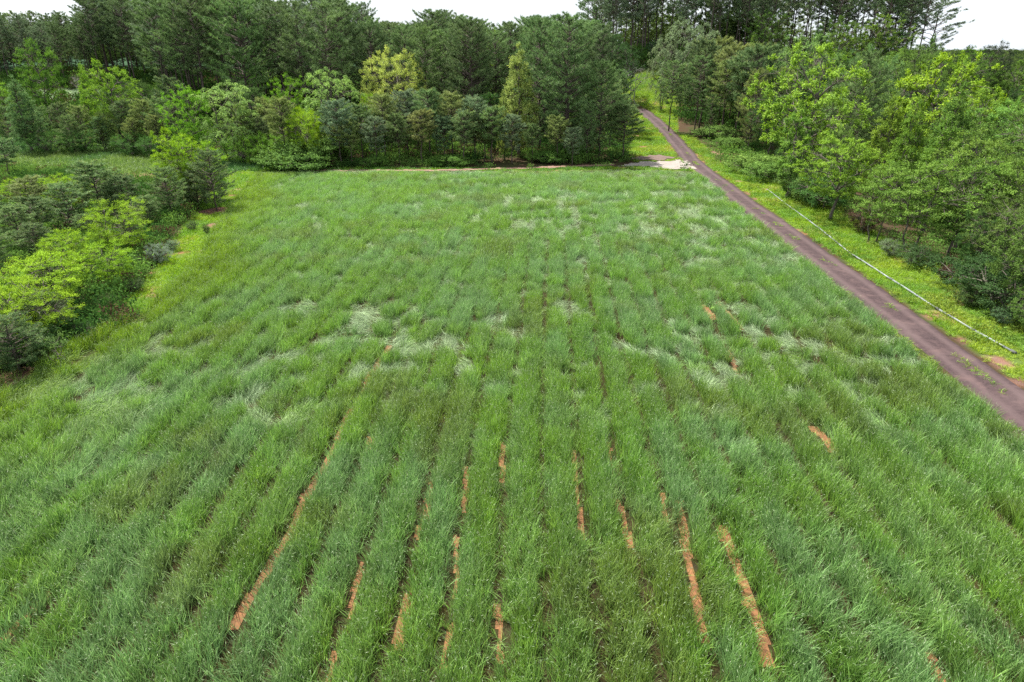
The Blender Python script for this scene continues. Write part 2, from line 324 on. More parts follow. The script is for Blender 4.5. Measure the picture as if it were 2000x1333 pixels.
# ------------------------------------------------------------------ tree shapes
def unit(n): return nrm(rng.normal(size=(n, 3)))
def curve(a, b, sag=0., n=6, wob=.03):
    a = np.array(a, float); b = np.array(b, float); t = np.linspace(0, 1, n)[:, None]; L_ = np.linalg.norm(b - a)
    P = a + (b - a) * t; P[:, 2] += (sag * L_ * 4 * t * (1 - t)).ravel(); P[1:-1] += rng.normal(size=(n - 2, 3)) * wob * L_; return P
def empty(name, loc=(0, 0, 0)):
    o = bpy.data.objects.new(name, None); o.empty_display_size = .5; o.location = loc; COL.objects.link(o); return o
def broad(H=12, W=8, base=2.5, ncl=150, spr=9, nl=11, leaf=.17, flat=.55, up=.35, droop=0., rc=.62, power=1., lobes=.4, trunks=1, inner=.35, cone=0, trunk_r=.17):
    """crown = many sprigs gathered in clumps round real limbs"""
    tr = Geo(); cr = Geo(); lob = unit(9); lw = rng.uniform(-1, 1, 9) * lobes
    C = []; tries = 0
    while len(C) < ncl and tries < ncl * 40:
        tries += 1
        d = unit(1)[0]; r = rng.uniform(inner ** 3, 1) ** (1 / 3.)
        rr = 1 + float((np.clip(lob @ d, 0, 1) ** 3 * lw).sum()); z = d[2] * r
        wz = 1 - cone * max(0, (z + 1) / 2) ** 1.2 if cone else (1 - .25 * max(0, -z))
        p = np.array([d[0] * r * W / 2 * rr * wz, d[1] * r * W / 2 * rr * wz, base + (H - base) * .5 * (1 + z * (rr if z > 0 else 1))])
        if p[2] > H * 1.04: continue
        if all(np.sum((p - q) ** 2) > (rc * .9) ** 2 for q in C[-70:]): C.append(p)
    C = np.array(C); top = np.array([0, 0, base + (H - base) * .72])
    bases = [np.array([0, 0, -.25])] if trunks == 1 else [np.array([math.cos(a) * .45, math.sin(a) * .45, -.25]) for a in np.arange(trunks) * 6.28 / trunks]
    axes = []
    for i, b in enumerate(bases):
        t = top + (0 if trunks == 1 else np.array([b[0] * W * .35, b[1] * W * .35, -rng.uniform(0, .15) * H]))
        P = curve(b, t, 0, 9, .018); axes.append(P)
        rr = np.linspace(1, .28, 9) * trunk_r / math.sqrt(trunks) * 1.1; rr[0] *= 1.35; tr.tube(P, rr, 8)
    K = max(7, ncl // 12); cen = C[rng.choice(len(C), K, False)].copy()
    for _ in range(4):
        a = np.argmin(((C[:, None] - cen[None]) ** 2).sum(-1), 1)
        for q in range(K):
            if (a == q).any(): cen[q] = C[a == q].mean(0)
    for q in range(K):
        if not (a == q).any(): continue
        P = axes[q % len(axes)]; c = cen[q] * np.array([.8, .8, 1]) - np.array([0, 0, .35])
        k0 = int(np.clip(np.searchsorted(P[:, 2], c[2] - np.hypot(c[0], c[1]) * .75), 2, 7)); s = P[k0]
        L_ = curve(s, c, .04, 6, .03); tr.tube(L_, np.linspace(trunk_r * .42, .035, 6), 6, cap=False)
        for p in C[a == q]:
            tr.tube(curve(L_[rng.integers(3, 6)], p, .05, 4, .04), np.linspace(.032, .012, 4), 4, cap=False)
    mid = np.array([0, 0, base + (H - base) * .35])
    n = len(C) * spr; cc = np.repeat(C, spr, 0); out = nrm((cc - mid) * np.array([1, 1, .8]))
    d = nrm(rng.normal(size=(n, 3)) * np.array([1, 1, flat]) + out * .75 + np.array([0, 0, up]))
    sl = rc * rng.uniform(.55, 1.1, n); t = np.linspace(.12, 1, nl)
    P = cc[:, None] + d[:, None] * (sl[:, None] * t[None])[..., None]
    P[..., 2] -= droop * (sl[:, None] * t[None]) ** 2 * 1.6
    P = P.reshape(-1, 3) + rng.normal(size=(n * nl, 3)) * .055; m = len(P); dd = np.repeat(d, nl, 0)
    D = nrm(dd * .5 + unit(m) * .9 - np.array([0, 0, .15 + droop])); N = nrm(unit(m) * .6 + np.array([0, 0, .9]) + np.repeat(out, nl, 0) * .5)
    vv = np.clip(np.repeat(rng.normal(.5, .13, len(C)), spr * nl) + rng.normal(0, .16, m), 0, .96)
    leaves(cr, P, D, N, leaf * rng.uniform(.7, 1.3, m), leaf * .62 * rng.uniform(.8, 1.2, m), vv)
    return tr, cr
def pine(H=18, base=.45, W=6.5, nwh=17, per=5, top_round=.6, tufts=15, needles=11, nl=.3, nw=.042, rise=.25, flat=False, candle=0, r0=.17, dense=1., gaps=.15, lean=0.):
    tr = Geo(); cr = Geo(); ax = curve((0, 0, -.3), (lean, 0, H * .985), 0, 10, .006); ax[:, 2] = np.linspace(-.3, H * .985, 10)
    rr = np.linspace(r0, .03, 10); rr[0] *= 1.25; tr.tube(ax, rr, 8)
    def axp(z): return np.array([np.interp(z, ax[:, 2], ax[:, 0]), np.interp(z, ax[:, 2], ax[:, 1]), z])
    hs = H * (base + (1 - base) * np.linspace(0, 1, nwh) ** .92); TP = []; TD = []; TV = []
    for i, h in enumerate(hs):
        f = (h / H - base) / (1 - base)
        prof = (min(1, .5 + f * 1.6)) * (1 - f ** (2.2 if top_round > .5 else 1.25)) ** (.6 if top_round > .5 else .9) + .07
        a0 = rng.uniform(0, 6.28)
        for q in range(per + int(rng.integers(-1, 2))):
            if rng.random() < gaps: continue
            L_ = W / 2 * prof * rng.uniform(.6, 1.25); az = a0 + q * 6.28 / per + rng.normal(0, .25)
            ri = (-.05 if flat else rise) * rng.uniform(.3, 1.5) + .35 * f; s = axp(min(h + rng.normal(0, .18), H * .975))
            e = s + np.array([math.cos(az), math.sin(az), ri]) * L_; B = curve(s, e, -.05 if flat else .03 * rng.normal(), 6, .022)
            B[:, 2] += np.linspace(0, 1, 6) ** 2 * L_ * .12
            tr.tube(B, np.linspace(.018 + L_ * .013, .01, 6), 5, cap=False)
            nb = max(3, int(tufts * dense * (.35 + .65 * L_ / (W / 2)))); bd = nrm(e - s); side = np.array([-bd[1], bd[0], 0])
            bv = rng.normal(.5, .13)
            for _ in range(nb):
                t = rng.uniform(.28, 1) ** .7; p0 = B[0] + (B[-1] - B[0]) * t; p0 = np.array([np.interp(t * 5, range(6), B[:, c]) for c in range(3)])
                ll = L_ * .38 * (1.15 - t) * rng.uniform(.2, 1) + .08; sg = rng.choice([-1, 1])
                o = (side * sg * .9 + bd * .8 + np.array([0, 0, (.05 if flat else .25) + rng.normal(0, .25)])); o /= np.linalg.norm(o)
                p1 = p0 + o * ll
                if ll > .3: tr.tube([p0, (p0 + p1) / 2 + (0, 0, .02), p1], [.012, .009, .006], 3, cap=False)
                for u in ([1.] if ll < .45 else [.55, 1.]):
                    TP.append(p0 + o * ll * u); TD.append(nrm(o * .7 + bd * .4 + np.array([0, 0, .35]))); TV.append(np.clip(bv + rng.normal(0, .1), 0, .95))
    for z in np.linspace(H * .93, H, 4): TP.append(axp(min(z, H * .985))); TD.append(np.array([0, 0, 1.])); TV.append(.6)
    TP = np.array(TP); TD = np.array(TD); TV = np.array(TV); m = len(TP); n = m * needles
    P = np.repeat(TP, needles, 0); B = np.repeat(TD, needles, 0)
    D = nrm(B * .75 + unit(n) * .95); P = P + B * rng.uniform(-.14, .10, n)[:, None]; S = nrm(np.cross(D, unit(n)))
    ln = (nl * rng.uniform(.7, 1.2, n))[:, None]; V = np.stack([P - S * nw / 2, P + S * nw / 2, P + D * ln], 1).reshape(-1, 3)
    cr.add(V, None, np.arange(3 * n).reshape(n, 3), np.repeat(np.clip(np.repeat(TV, needles) + rng.normal(0, .12, n), 0, .95), 3))
    if candle:
        ix = np.where((rng.random(m) < candle))[0]; P = TP[ix]; q = len(ix); D = nrm(np.array([0, 0, 1.]) + unit(q) * .25); S = nrm(np.cross(D, unit(q)))
        V = np.stack([P - S * .03, P + S * .03, P + D * .34], 1).reshape(-1, 3); cr.add(V, None, np.arange(3 * q).reshape(q, 3), 1.03)
    return tr, cr
PROTO = {}
def proto(name, H, geos, bark_m, leaf_m):
    t, c = geos; a = t.build('trunk', bark_m, link=False, smooth=True); b = c.build('crown', leaf_m, link=False)
    PROTO[name] = (a, b, H)
for i in range(4): proto(f'tall{i}', 18, pine(18, [.40, .48, .34, .44][i], [7, 6.4, 7.6, 6.6][i], 20, 5, .7, 16, 14, gaps=[.08, .2, .06, .12][i], nl=.36, nw=.06), M_PBARK, M_NEEDLE)
for i in range(3): proto(f'ridge{i}', 20, pine(20, [.48, .40, .52][i], [7, 7.5, 6][i], 17, 5, .7, 14, 13, gaps=[.2, .25, .3][i], rise=.35, nl=.38, nw=.065), M_PBARK, M_NEEDLE)
for i in range(2): proto(f'big{i}', 18, pine(18, [.2, .14][i], [8.6, 9.5][i], 26, 6, .9, 19, 14, gaps=.05, candle=.15, r0=.22, nl=.36, nw=.055), M_PBARK, M_NEEDLE)
for i in range(3): proto(f'young{i}', 9, pine(9, [.34, .15, .42][i], [4.4, 5, 4.2][i], 16, 6, .7, 16, 15, gaps=.03, candle=.35, r0=.10, nl=.30, nw=.045), M_PBARK, M_NEEDLE)
for i in range(2): proto(f'flat{i}', 15, pine(15, [.42, .3][i], [7, 6.4][i], 14, 6, .8, 22, 14, flat=True, gaps=.08, candle=.1, r0=.13, nl=.27, nw=.05), M_PBARK, M_NEEDLE)
for i in range(3): proto(f'round{i}', 12, broad(12, [8.5, 7.5, 9][i], [2.6, 2, 3][i], 200, 9, 12, .15), M_BARK, M_LEAF)
for i in range(2): proto(f'locust{i}', 8, broad(8, [6, 5.4][i], 1.2, 170, 11, 13, .10, flat=.5, up=.35, rc=.66, lobes=.7, inner=.5, trunks=[1, 2][i], trunk_r=.12), M_BARK, M_LEAF)
proto('globe', 10, broad(10, 8.2, .6, 330, 9, 12, .12, flat=.7, up=1.1, rc=.55, lobes=.12, trunks=3, inner=.4), M_BARK, M_LEAF)
for i in range(2): proto(f'cone{i}', 12, broad(12, [6.2, 5.4][i], .9, 190, 9, 11, .14, flat=.8, up=.7, cone=.85, rc=.58, inner=.4, lobes=.3), M_BARK, M_LEAF)
proto('willow', 10, broad(10, 8.2, 1.2, 150, 10, 13, .14, flat=.6, up=.2, droop=.7, rc=.75, lobes=.35, trunks=2), M_BARK, M_LEAF)
proto('oak', 13, broad(13, 10.5, 2.6, 210, 9, 12, .21, flat=.7, up=.3, lobes=.5, rc=.68, trunk_r=.24), M_BARK, M_LEAF)
proto('airy', 11, broad(11, 8.5, 2.2, 120, 11, 11, .14, flat=.35, up=.25, lobes=.7, rc=.72, inner=.4, trunks=2, trunk_r=.13), M_BARK, M_LEAF)
proto('column', 9, broad(9, 3.3, .5, 105, 10, 11, .15, flat=1, up=.1, droop=.3, rc=.42, lobes=.25, inner=.5, trunk_r=.24), M_BARK, M_LEAF)
for i in range(2): proto(f'bush{i}', 2.6, broad(2.6, [3.8, 3.2][i], .1, 80, 12, 10, .085, flat=.8, up=.5, rc=.42, lobes=.6, trunks=4, trunk_r=.06, inner=.3), M_BARK, M_LEAF)
proto('mound', 1.7, broad(1.7, 5, .05, 110, 10, 10, .12, flat=.35, up=.5, rc=.46, lobes=.6, trunks=4, trunk_r=.05, inner=.3), M_BARK, M_LEAF)
proto('sapling', 3.2, broad(3.2, 2, .9, 14, 6, 7, .11, flat=.8, up=.8, rc=.4, trunks=3, trunk_r=.04), M_BARK, M_LEAF)
proto('bare', 7, broad(7, 5, 1.2, 90, 6, 3, .07, flat=.9, up=.9, rc=.6, trunks=2, trunk_r=.11), M_DEAD, M_LEAF)

NAMES = {'tall': 'pine_tree', 'ridge': 'pine_tree', 'big': 'pine_tree', 'young': 'young_pine_tree', 'flat': 'pine_tree', 'round': 'broadleaf_tree', 'locust': 'locust_tree', 'globe': 'flowering_tree',
         'cone': 'broadleaf_tree', 'willow': 'broadleaf_tree', 'oak': 'broadleaf_tree', 'airy': 'broadleaf_tree', 'column': 'ivy_covered_tree', 'bush': 'shrub', 'mound': 'vine_mound', 'sapling': 'sapling', 'bare': 'bare_tree'}
CATS = {'young_pine_tree': 'pine tree', 'pine_tree': 'pine tree', 'shrub': 'shrub', 'vine_mound': 'shrub', 'sapling': 'sapling'}
TREES = []
def put(kind, x, y, h, col, ws=1., label=None, group=None, rot=None, lean=0):
    a, b, H0 = PROTO[kind]; base = kind.rstrip('0123456789'); nm = NAMES[base]
    e = empty(nm, (x, y, hgt(x, y))); s = h / H0; e.scale = (s * ws, s * ws, s)
    e.rotation_euler = (lean, 0, rng.uniform(0, 6.28) if rot is None else rot)
    tag(e, label, CATS.get(nm, 'tree'), group)
    for src in (a, b):
        c = src.copy(); COL.objects.link(c); c.parent = e
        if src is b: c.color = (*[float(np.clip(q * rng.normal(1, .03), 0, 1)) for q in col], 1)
    TREES.append((x, y, h)); return e
def top_h(px, py, D):
    dx, dy, dz = ray(px, py); r = dy * _cy - dx * _sy; x, y = dx / r * D, dy / r * D      # D is measured along the view's heading
    return x, y, CAM_Z + dz / r * D - hgt(x, y)
def T(kind, px, py, D, col, ws=1., label=None, group=None, **k):
    """a tree whose top shows at (px, py) and which stands D metres away"""
    x, y, h = top_h(px, py, D)
    if group == G1 and kind[:4] in ('locu', 'youn', 'airy'): ws *= 1.42
    if kind[:4] == 'bush': ws = min(ws, 1.25 * 2.6 / max(h, .8) + .25)
    return put(kind, x, y, max(.8, h), col, ws, label, group, **k)
YG = (.178, .305, .022); LG = (.170, .300, .036); PALE = (.34, .42, .10); MG = (.12, .25, .030); DG = (.055, .13, .028); OL = (.16, .24, .06)
PD = (.112, .176, .066); PM = (.140, .226, .080); PB = (.155, .222, .118); PO = (.190, .250, .080)

# ------------------------------------------------------------------ trees that stand out
# islet of trees beside the left edge of the field
G1 = 'trees and shrubs in the thicket left of the field'
T('round1', 340, 258, 68, YG, 1.1, 'tall bright yellow-green tree at the far tip of the left thicket', G1)
T('locust1', 384, 286, 69, YG, 1.0, 'smaller yellow-green tree behind the dark pine at the thicket tip', G1)
T('young1', 404, 298, 65, PD, .85, 'dark pine with bare lower trunk at the far tip of the left thicket', G1)
T('young1', 318, 330, 62, PM, .9, 'olive pine in front of the tall yellow-green tree at the thicket tip', G1)
T('young1', 376, 335, 66, PD, 1.1, 'low dark pine tucked between the two pines at the thicket tip', G1)
T('locust1', 216, 398, 49, YG, 1.05, 'bright yellow-green flat-layered tree in the middle of the left thicket', G1)
T('locust0', 128, 446, 44, YG, .95, 'bright feathery tree just left of the middle of the thicket', G1)
T('locust1', 208, 478, 42, YG, 1.05, 'lime green tree over the pale shrubs at the field edge', G1)
T('locust0', 50, 486, 37, YG, 1.15, 'broad lime green tree at the left border of the photo', G1)
T('locust1', 15, 565, 32, YG, 1.1, 'nearest lime green tree, cut by the left border', G1)
T('young2', 175, 322, 60, PM, 1.2, 'tall olive pine at the back of the left thicket', G1)
T('young0', 232, 345, 60, PD, 1.1, 'dark pine behind the flat-layered bright tree', G1)
T('young1', 118, 362, 56, PM, 1.2, 'bushy olive pine in the middle rank of the left thicket', G1)
T('young2', 60, 388, 53, PD, 1.2, 'dusky pine behind the feathery bright tree', G1)
T('young0', 20, 405, 50, PM, 1.2, 'olive pine touching the left border above the lime trees', G1)
T('locust0', 112, 338, 64, YG, 1.1, 'yellow-green tree behind the olive pines', G1)
T('locust1', 28, 352, 66, YG, .9, 'small yellow-green tree by the near rim of the left meadow', G1)
T('airy', 262, 396, 56, OL, .9, 'thin olive tree between bright tree and thicket tip pines', G1)
T('young1', 82, 575, 33.5, PD, 1.2, 'dark spreading pine under the nearest lime trees', G1)
T('young1', 195, 500, 47, PD, 1.1, 'dark pine under the bright flat-layered tree', G1)
T('young0', 280, 385, 58, PM, 1.2, 'round olive pine left of the thicket tip', G1)
T('bush0', 205, 590, 38, (.075, .10, .035), 1.1, 'dusky brown-green shrub at the field edge near the pine', G1)
T('bush1', 240, 618, 37, (.13, .19, .06), .7, 'small light green shrub right of the dusky shrub', G1)
T('bush0', 305, 480, 47, (.19, .25, .18), .9, 'silvery grey-green shrub at the edge of the field', G1)
T('bush1', 335, 470, 50, (.17, .22, .15), .9, 'grey-green shrub leaning beside the silvery shrub', G1)
T('bush0', 268, 500, 46, (.09, .14, .06), 1., 'mid green shrub behind the silvery shrub', G1)
T('bush1', 375, 435, 57, (.10, .15, .06), .9, 'scrubby green bush near the bare soil patch', G1)
T('bush0', 404, 452, 55.5, (.06, .12, .035), .6, 'small dark green bush right by the grass strip', G1)
T('bush1', 345, 425, 60, (.12, .17, .10), 1., 'pale scrub under the thicket tip pines', G1)
T('locust1', 378, 415, 61, LG, .7, 'little light green tree below the dark tip pine', G1)
T('sapling', 103, 655, 29.2, (.11, .17, .05), 1., 'spindly sapling standing alone in front of the thicket', G1)
T('young2', 0, 275, 82, PM, 1.1, 'pine cut by the left border beside the left meadow', G1)
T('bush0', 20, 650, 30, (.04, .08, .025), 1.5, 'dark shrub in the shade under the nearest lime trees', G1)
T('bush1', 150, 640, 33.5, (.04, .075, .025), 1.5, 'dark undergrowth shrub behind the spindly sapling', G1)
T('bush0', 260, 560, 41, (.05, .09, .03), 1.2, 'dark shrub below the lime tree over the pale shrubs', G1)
for (px, py, D, kd, cc) in ((-40, 440, 44, 'young1', PM), (-60, 560, 34, 'locust0', YG), (-30, 380, 55, 'young0', PD), (-110, 480, 38, 'young2', PM), (60, 440, 47, 'young0', PD), (160, 420, 53, 'young2', PM),
        (90, 520, 39, 'young1', PD), (150, 540, 41, 'young0', PD), (5, 620, 29, 'young1', PD), (45, 350, 60, 'young2', PO), (200, 365, 63, 'young1', PM), (70, 345, 68, 'young0', PM), (250, 430, 52, 'young1', PD)):
    T(kd, px, py, D, cc, 1.15, 'leafy tree packed among its neighbours inside the left thicket', G1) if kd[0] == 'l' else T(kd, px, py, D, cc, 1.15, 'olive young pine packed among its neighbours inside the left thicket', G1)

# behind the left meadow and along the dirt track
G2 = 'trees between the meadow, the dirt track and the tall pines'
T('round1', 62, 86, 124, (.10, .21, .03), .8, 'tall vivid green tree standing clear of the dark pines, far left', G2)
T('round1', 207, 126, 110, LG, 1.05, 'light green pyramid-shaped tree behind the left meadow', G2)
T('cone1', 22, 150, 104, (.12, .20, .07), 1.2, 'soft blue-green tree at the left border behind the meadow', G2)
T('willow', 432, 165, 96, (.24, .36, .10), 1.15, 'broad pale willowy tree behind the dirt heap', G2)
T('round0', 362, 164, 94, (.14, .32, .03), .85, 'vivid green tree left of the pale willowy tree', G2)
T('airy', 465, 190, 96, OL, .8, 'olive hanging-leaved tree right of the willowy tree', G2)
T('young2', 545, 196, 92, PO, 1.1, 'pale-tipped young pine with a thin bare trunk, left of the track', G2)
T('locust0', 597, 204, 91.5, YG, .9, 'small yellow-green tree right of the pale-tipped pine', G2)
T('round2', 560, 152, 106, (.13, .27, .03), .85, 'mid green tree below the tall left pines', G2)
T('willow', 640, 140, 101, (.22, .34, .09), 1.0, 'pale green drooping tree left of the big globe-shaped tree', G2)
T('globe', 766, 94, 112, PALE, 1.0, 'big globe-shaped tree covered in pale yellow new growth', G2)
T('locust1', 722, 192, 103, YG, .55, 'small lime tree under the globe-shaped tree', G2)
T('cone1', 1015, 89, 100, (.25, .33, .085), 1.05, 'slim pale yellow-green spire tree beside the big pines', G2)
T('cone0', 985, 180, 97, (.20, .28, .07), .7, 'lower pale green tree at the foot of the spire tree', G2)
T('big0', 1112, 35, 99, PM, 1.05, 'largest round-topped pine at the end of the field', G2)
T('big1', 1056, 38, 104, PM, .85, 'tall pine directly behind the spire tree', G2)
T('big1', 1178, 122, 98, PM, .95, 'lower spreading pine right of the largest pine', G2)
T('young0', 1222, 208, 97, PD, 1.5, 'dark small pine nearest the bend of the gravel road', G2)
T('big0', 1150, 200, 95, PM, .8, 'pine with two thin bare stems beside the white gravel', G2)
T('big0', 1212, 138, 118, PM, 1.0, 'spreading pine behind the dark small pine, over the end of the road', G2)
T('young2', 1198, 168, 102, PM, 1.1, 'pale-tipped pine behind the dark small pine', G2)
T('bare', 145, 145, 172, (.30, .20, .16), .8, 'pinkish leafless tree by the pale strip of far field')
T('locust0', 190, 210, 106, OL, .8, 'olive yellow tree below the pyramid-shaped tree', G2)
T('locust1', 950, 70, 135, LG, .5, 'slip of lime green leaves between the tall pines', G2)
lab = ['bushy young pine with a bare pink trunk along the dirt track', 'grey-green young pine in the row along the dirt track', 'pale-tipped young pine crowding the row by the dirt track']
for i, (px, py, D) in enumerate(((655, 200, 93), (700, 205, 95), (745, 190, 97), (790, 182, 99), (835, 178, 98), (880, 182, 97), (925, 190, 96), (960, 210, 94), (680, 235, 92), (730, 228, 93.5), (775, 225, 94.5), (820, 218, 93.5), (865, 232, 95),
        (905, 226, 93), (945, 235, 95), (1000, 230, 93), (1040, 240, 95), (1090, 235, 94), (1120, 250, 93), (640, 215, 97), (605, 240, 96), (850, 200, 103), (810, 195, 104), (900, 198, 103), (760, 205, 102))):
    T(('young0', 'young2', 'young2')[i % 3], px, py + rng.uniform(-8, 6), D + rng.uniform(-1, 1), [PB, PM, PO][i % 3], 1.2, lab[i % 3], 'young pines along the dirt track')
for i, (px, py, D) in enumerate(((70, 215, 108), (110, 200, 107), (150, 208, 106), (190, 226, 105), (235, 205, 105), (275, 196, 104), (310, 190, 103), (335, 215, 101), (255, 232, 102), (130, 228, 103), (45, 232, 104), (300, 225, 101), (5, 215, 108),
        (500, 232, 97), (655, 245, 95), (215, 180, 112), (330, 160, 112), (515, 190, 105))):
    T(f'young{(i + 1) % 3}', px, py + rng.uniform(-6, 6), D, [PM, PD, PO][i % 3], 1.12, ['olive pine in the belt behind the left meadow', 'dark pine in the belt behind the left meadow', 'brown-tinged pine in the belt behind the left meadow'][i % 3], 'pines in the belt behind the left meadow')
for px, py, D, cc in ((90, 262, 102, DG), (300, 268, 99, DG), (480, 270, 93, MG), (520, 262, 95, MG), (380, 250, 98, MG), (250, 262, 101, DG), (150, 262, 103, DG)):
    T('bush0', px, py, D, cc, 1.2, 'green shrub at the foot of the tree belt behind the meadow', 'shrubs at the foot of the left tree belt')
for px, py, D, wsx, lb in ((580, 292, 90.5, 1.6, 'widest green vine mound beside the start of the dirt track'), (620, 272, 93, 1.2, 'vine mound climbing behind the widest mound'), (738, 308, 91.5, 1.0, 'small round vine mound by the dirt track'),
        (880, 306, 92, 1.5, 'low long vine mound in the middle of the dirt track side'), (848, 312, 91.5, .9, 'vine mound joined to the left of the long mound'), (1065, 296, 95, 1.1, 'leafy mound under the largest pine'), (1120, 290, 97, 1.2, 'leafy mound left of the white gravel'),
        (1400, 246, 116, 1.25, 'vine mound by the road below the layered pines'), (1432, 270, 105, .9, 'small vine mound near the trunk by the road'), (1500, 306, 86, 1.3, 'pale vine-covered bank right of the road'), (1520, 320, 80, 1., 'yellowish weedy clump on the bank right of the road'),
        (1200, 290, 99, .8, 'dark weed clump on the sunny grass near the white gravel')):
    T('mound', px, py, D, (.085, .17, .035) if px < 1180 else (.13, .22, .05), wsx, lb, 'vine mounds at the wood edges')

G3 = 'trees along the right side of the gravel road'
T('willow', 1352, 42, 150, (0.175, 0.235, 0.117), .9, 'pale blue-green feathery tree in front of the ridge pines', G3)
T('willow', 1302, 75, 152, (0.166, 0.224, 0.108), .6, 'smaller pale blue-green tree left of the feathery one', G3)
T('round0', 1195, 56, 165, (0.050, 0.110, 0.035), .9, 'dark green broadleaf tree at the end of the sunny clearing', G3)
T('round2', 1225, 90, 160, (0.060, 0.120, 0.040), .7, 'deep green tree closing the end of the clearing', G3)
T('bare', 1240, 118, 158, (0.115, 0.155, 0.090), 1., 'pale leafless tree at the end of the clearing', G3)
for px, py, D, cc in ((1250, 92, 186, DG), (1275, 80, 188, (0.050, 0.100, 0.045)), (1215, 120, 182, DG), (1290, 110, 180, MG), (1262, 128, 184, DG), (1235, 150, 180, (0.083, 0.147, 0.038))):
    T('round1', px, py, D, cc, .9, 'dark green tree in the row that closes the far end of the sunny clearing', 'trees closing the clearing')
for px, py, D, ww in ((1842, -12, 214, 1.5), (1805, -30, 210, 1.4), (1775, -25, 216, 1.3), (1745, -40, 211, 1.4), (1690, -40, 212, 1.3)):
    T('ridge1', px, py, D, PB, ww, 'broad wind-combed pine at the right-hand end of the ridge line', 'pines ending the ridge line')
T('flat0', 1318, 118, 122, PM, 1.1, 'layered pine at the left end of the stand by the road', G3)
T('flat1', 1372, 108, 122, PM, 1.1, 'layered pine in the middle of the stand by the road', G3)
T('flat0', 1425, 118, 116, PO, 1.1, 'olive layered pine right of the middle of the stand', G3)
T('big1', 1482, 138, 105, PO, .75, 'brown-topped pine with a straight bare trunk near the verge', G3)
T('flat1', 1394, 184, 112, (0.089, 0.158, 0.048), .75, 'short flat-crowned pine in front of the road stand', G3)
T('flat0', 1475, 85, 128, PO, 1.0, 'tall olive pine behind the brown-topped pine', G3)
T('oak', 1605, 104, 77, (0.180, 0.305, 0.045), .95, 'big sunlit spreading tree right of the road', G3)  # tint brightened so the crown looks lit from above
T('big0', 1700, 106, 88, PM, .75, 'grey-green pine directly behind the big sunlit tree', G3)
T('column', 1562, 222, 71, (0.121, 0.215, 0.038), 1.0, 'ivy-smothered trunk standing like a column by the road', G3, rot=1)
T('airy', 1640, 232, 70, (0.115, 0.204, 0.043), .7, 'thin-branched tree leaning out of the ivy column', G3)
T('round0', 1655, 258, 60.5, (0.155, 0.290, 0.034), 1.3, 'full round green tree with dark forked trunk by the verge', G3)  # brighter tint stands in for sunlight on the crown top
T('cone0', 1790, 195, 66, (0.127, 0.226, 0.036), .9, 'ragged pointed green tree behind the airy trees', G3)
T('cone1', 1850, 225, 60, (0.095, 0.175, 0.030), 1.2, 'dense upright green tree near the right border', G3)
T('airy', 1740, 300, 53, (0.127, 0.226, 0.043), .95, 'airy tree with slim leaning trunks beside the pipe', G3)
T('airy', 1822, 290, 50, (0.121, 0.215, 0.038), 1.2, 'wide airy tree with two pale leaning trunks', G3)
T('round1', 1900, 320, 50, (0.075, 0.150, 0.030), 1.0, 'deep green tree filling the right side behind the pipe', G3)
T('round0', 1925, 255, 54, (0.127, 0.226, 0.043), 1.0, 'tall fresh green tree behind the deep green one at right', G3)
T('airy', 1985, 290, 48, (0.121, 0.215, 0.038), 1.1, 'tall airy tree touching the right border', G3)
T('round1', 1935, 420, 43, (0.050, 0.100, 0.025), 1.0, 'dark shaded tree low behind the verge at right', G3)  # shade of the wood put into its dark tint
T('round2', 1985, 395, 42, (0.083, 0.147, 0.033), 1.0, 'dark tree cut by the right border', G3)
T('oak', 1848, 122, 90, (0.195, 0.310, 0.036), .9, 'tall yellow-green tree above the others at right', G3)
T('round1', 1905, 185, 84, (0.153, 0.271, 0.048), .95, 'pale green rounded tree right of the tall yellow-green one', G3)
T('round0', 1970, 192, 80, (0.149, 0.265, 0.058), 1.1, 'pale green tree against the right border', G3)
T('round2', 1765, 150, 96, (0.080, 0.142, 0.038), .9, 'shadowy green tree between two sunlit crowns', G3)  # dark tint paints the shadow gap between neighbouring crowns
T('round0', 1800, 88, 135, (0.096, 0.170, 0.038), .9, 'rounded green tree just below the last ridge pine', G3)
T('round1', 1720, 100, 125, (0.115, 0.204, 0.068), .9, 'soft grey-green tree below the ridge pines', G3)
T('oak', 1590, 82, 120, (0.140, 0.249, 0.068), .9, 'pale green dome behind the big sunlit tree', G3)
T('round0', 1945, 80, 175, (0.045, 0.065, 0.035), 1.0, 'dark dome-shaped pine rising over the right woods', G3)
T('round1', 1880, 97, 215, (0.045, 0.070, 0.045), 1.2, 'small dark pine left of the dome-shaped pine', G3)
T('bush0', 1745, 470, 49, (0.141, 0.190, 0.099), 1.0, 'greyish flowering shrub at the foot of the leaning trunk', G3)
T('bush1', 1850, 520, 43.5, (0.085, 0.050, 0.035), 1.2, 'rust-brown dead shrub in the shade of the right woods', G3)
T('bush0', 1700, 400, 56, (0.085, 0.055, 0.035), .9, 'brown withered shrub between the forked trunks', G3)
T('bush1', 1910, 560, 38.5, (0.060, 0.110, 0.030), 1.3, 'dark green shrub beside the verge under the deep green tree', G3)
T('bush0', 1965, 610, 35.5, (0.096, 0.170, 0.078), 1.2, 'pale-leaved shrub at the right border beside the pipe', G3)
T('bush1', 1800, 480, 46.5, (0.050, 0.100, 0.030), 1.4, 'dark shrub between the leaning trunks', G3)
T('bush1', 1610, 345, 66, (0.060, 0.120, 0.030), 1.5, 'dark ivy bush joining the column tree and the round tree', G3)
T('bush0', 1580, 330, 69, (0.089, 0.158, 0.038), 1.4, 'ivy heap right at the foot of the column tree', G3)
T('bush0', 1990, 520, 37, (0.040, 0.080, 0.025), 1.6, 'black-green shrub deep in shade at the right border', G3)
T('bush1', 1940, 500, 41, (0.040, 0.080, 0.025), 1.6, 'black-green shrub behind the verge shrubs', G3)
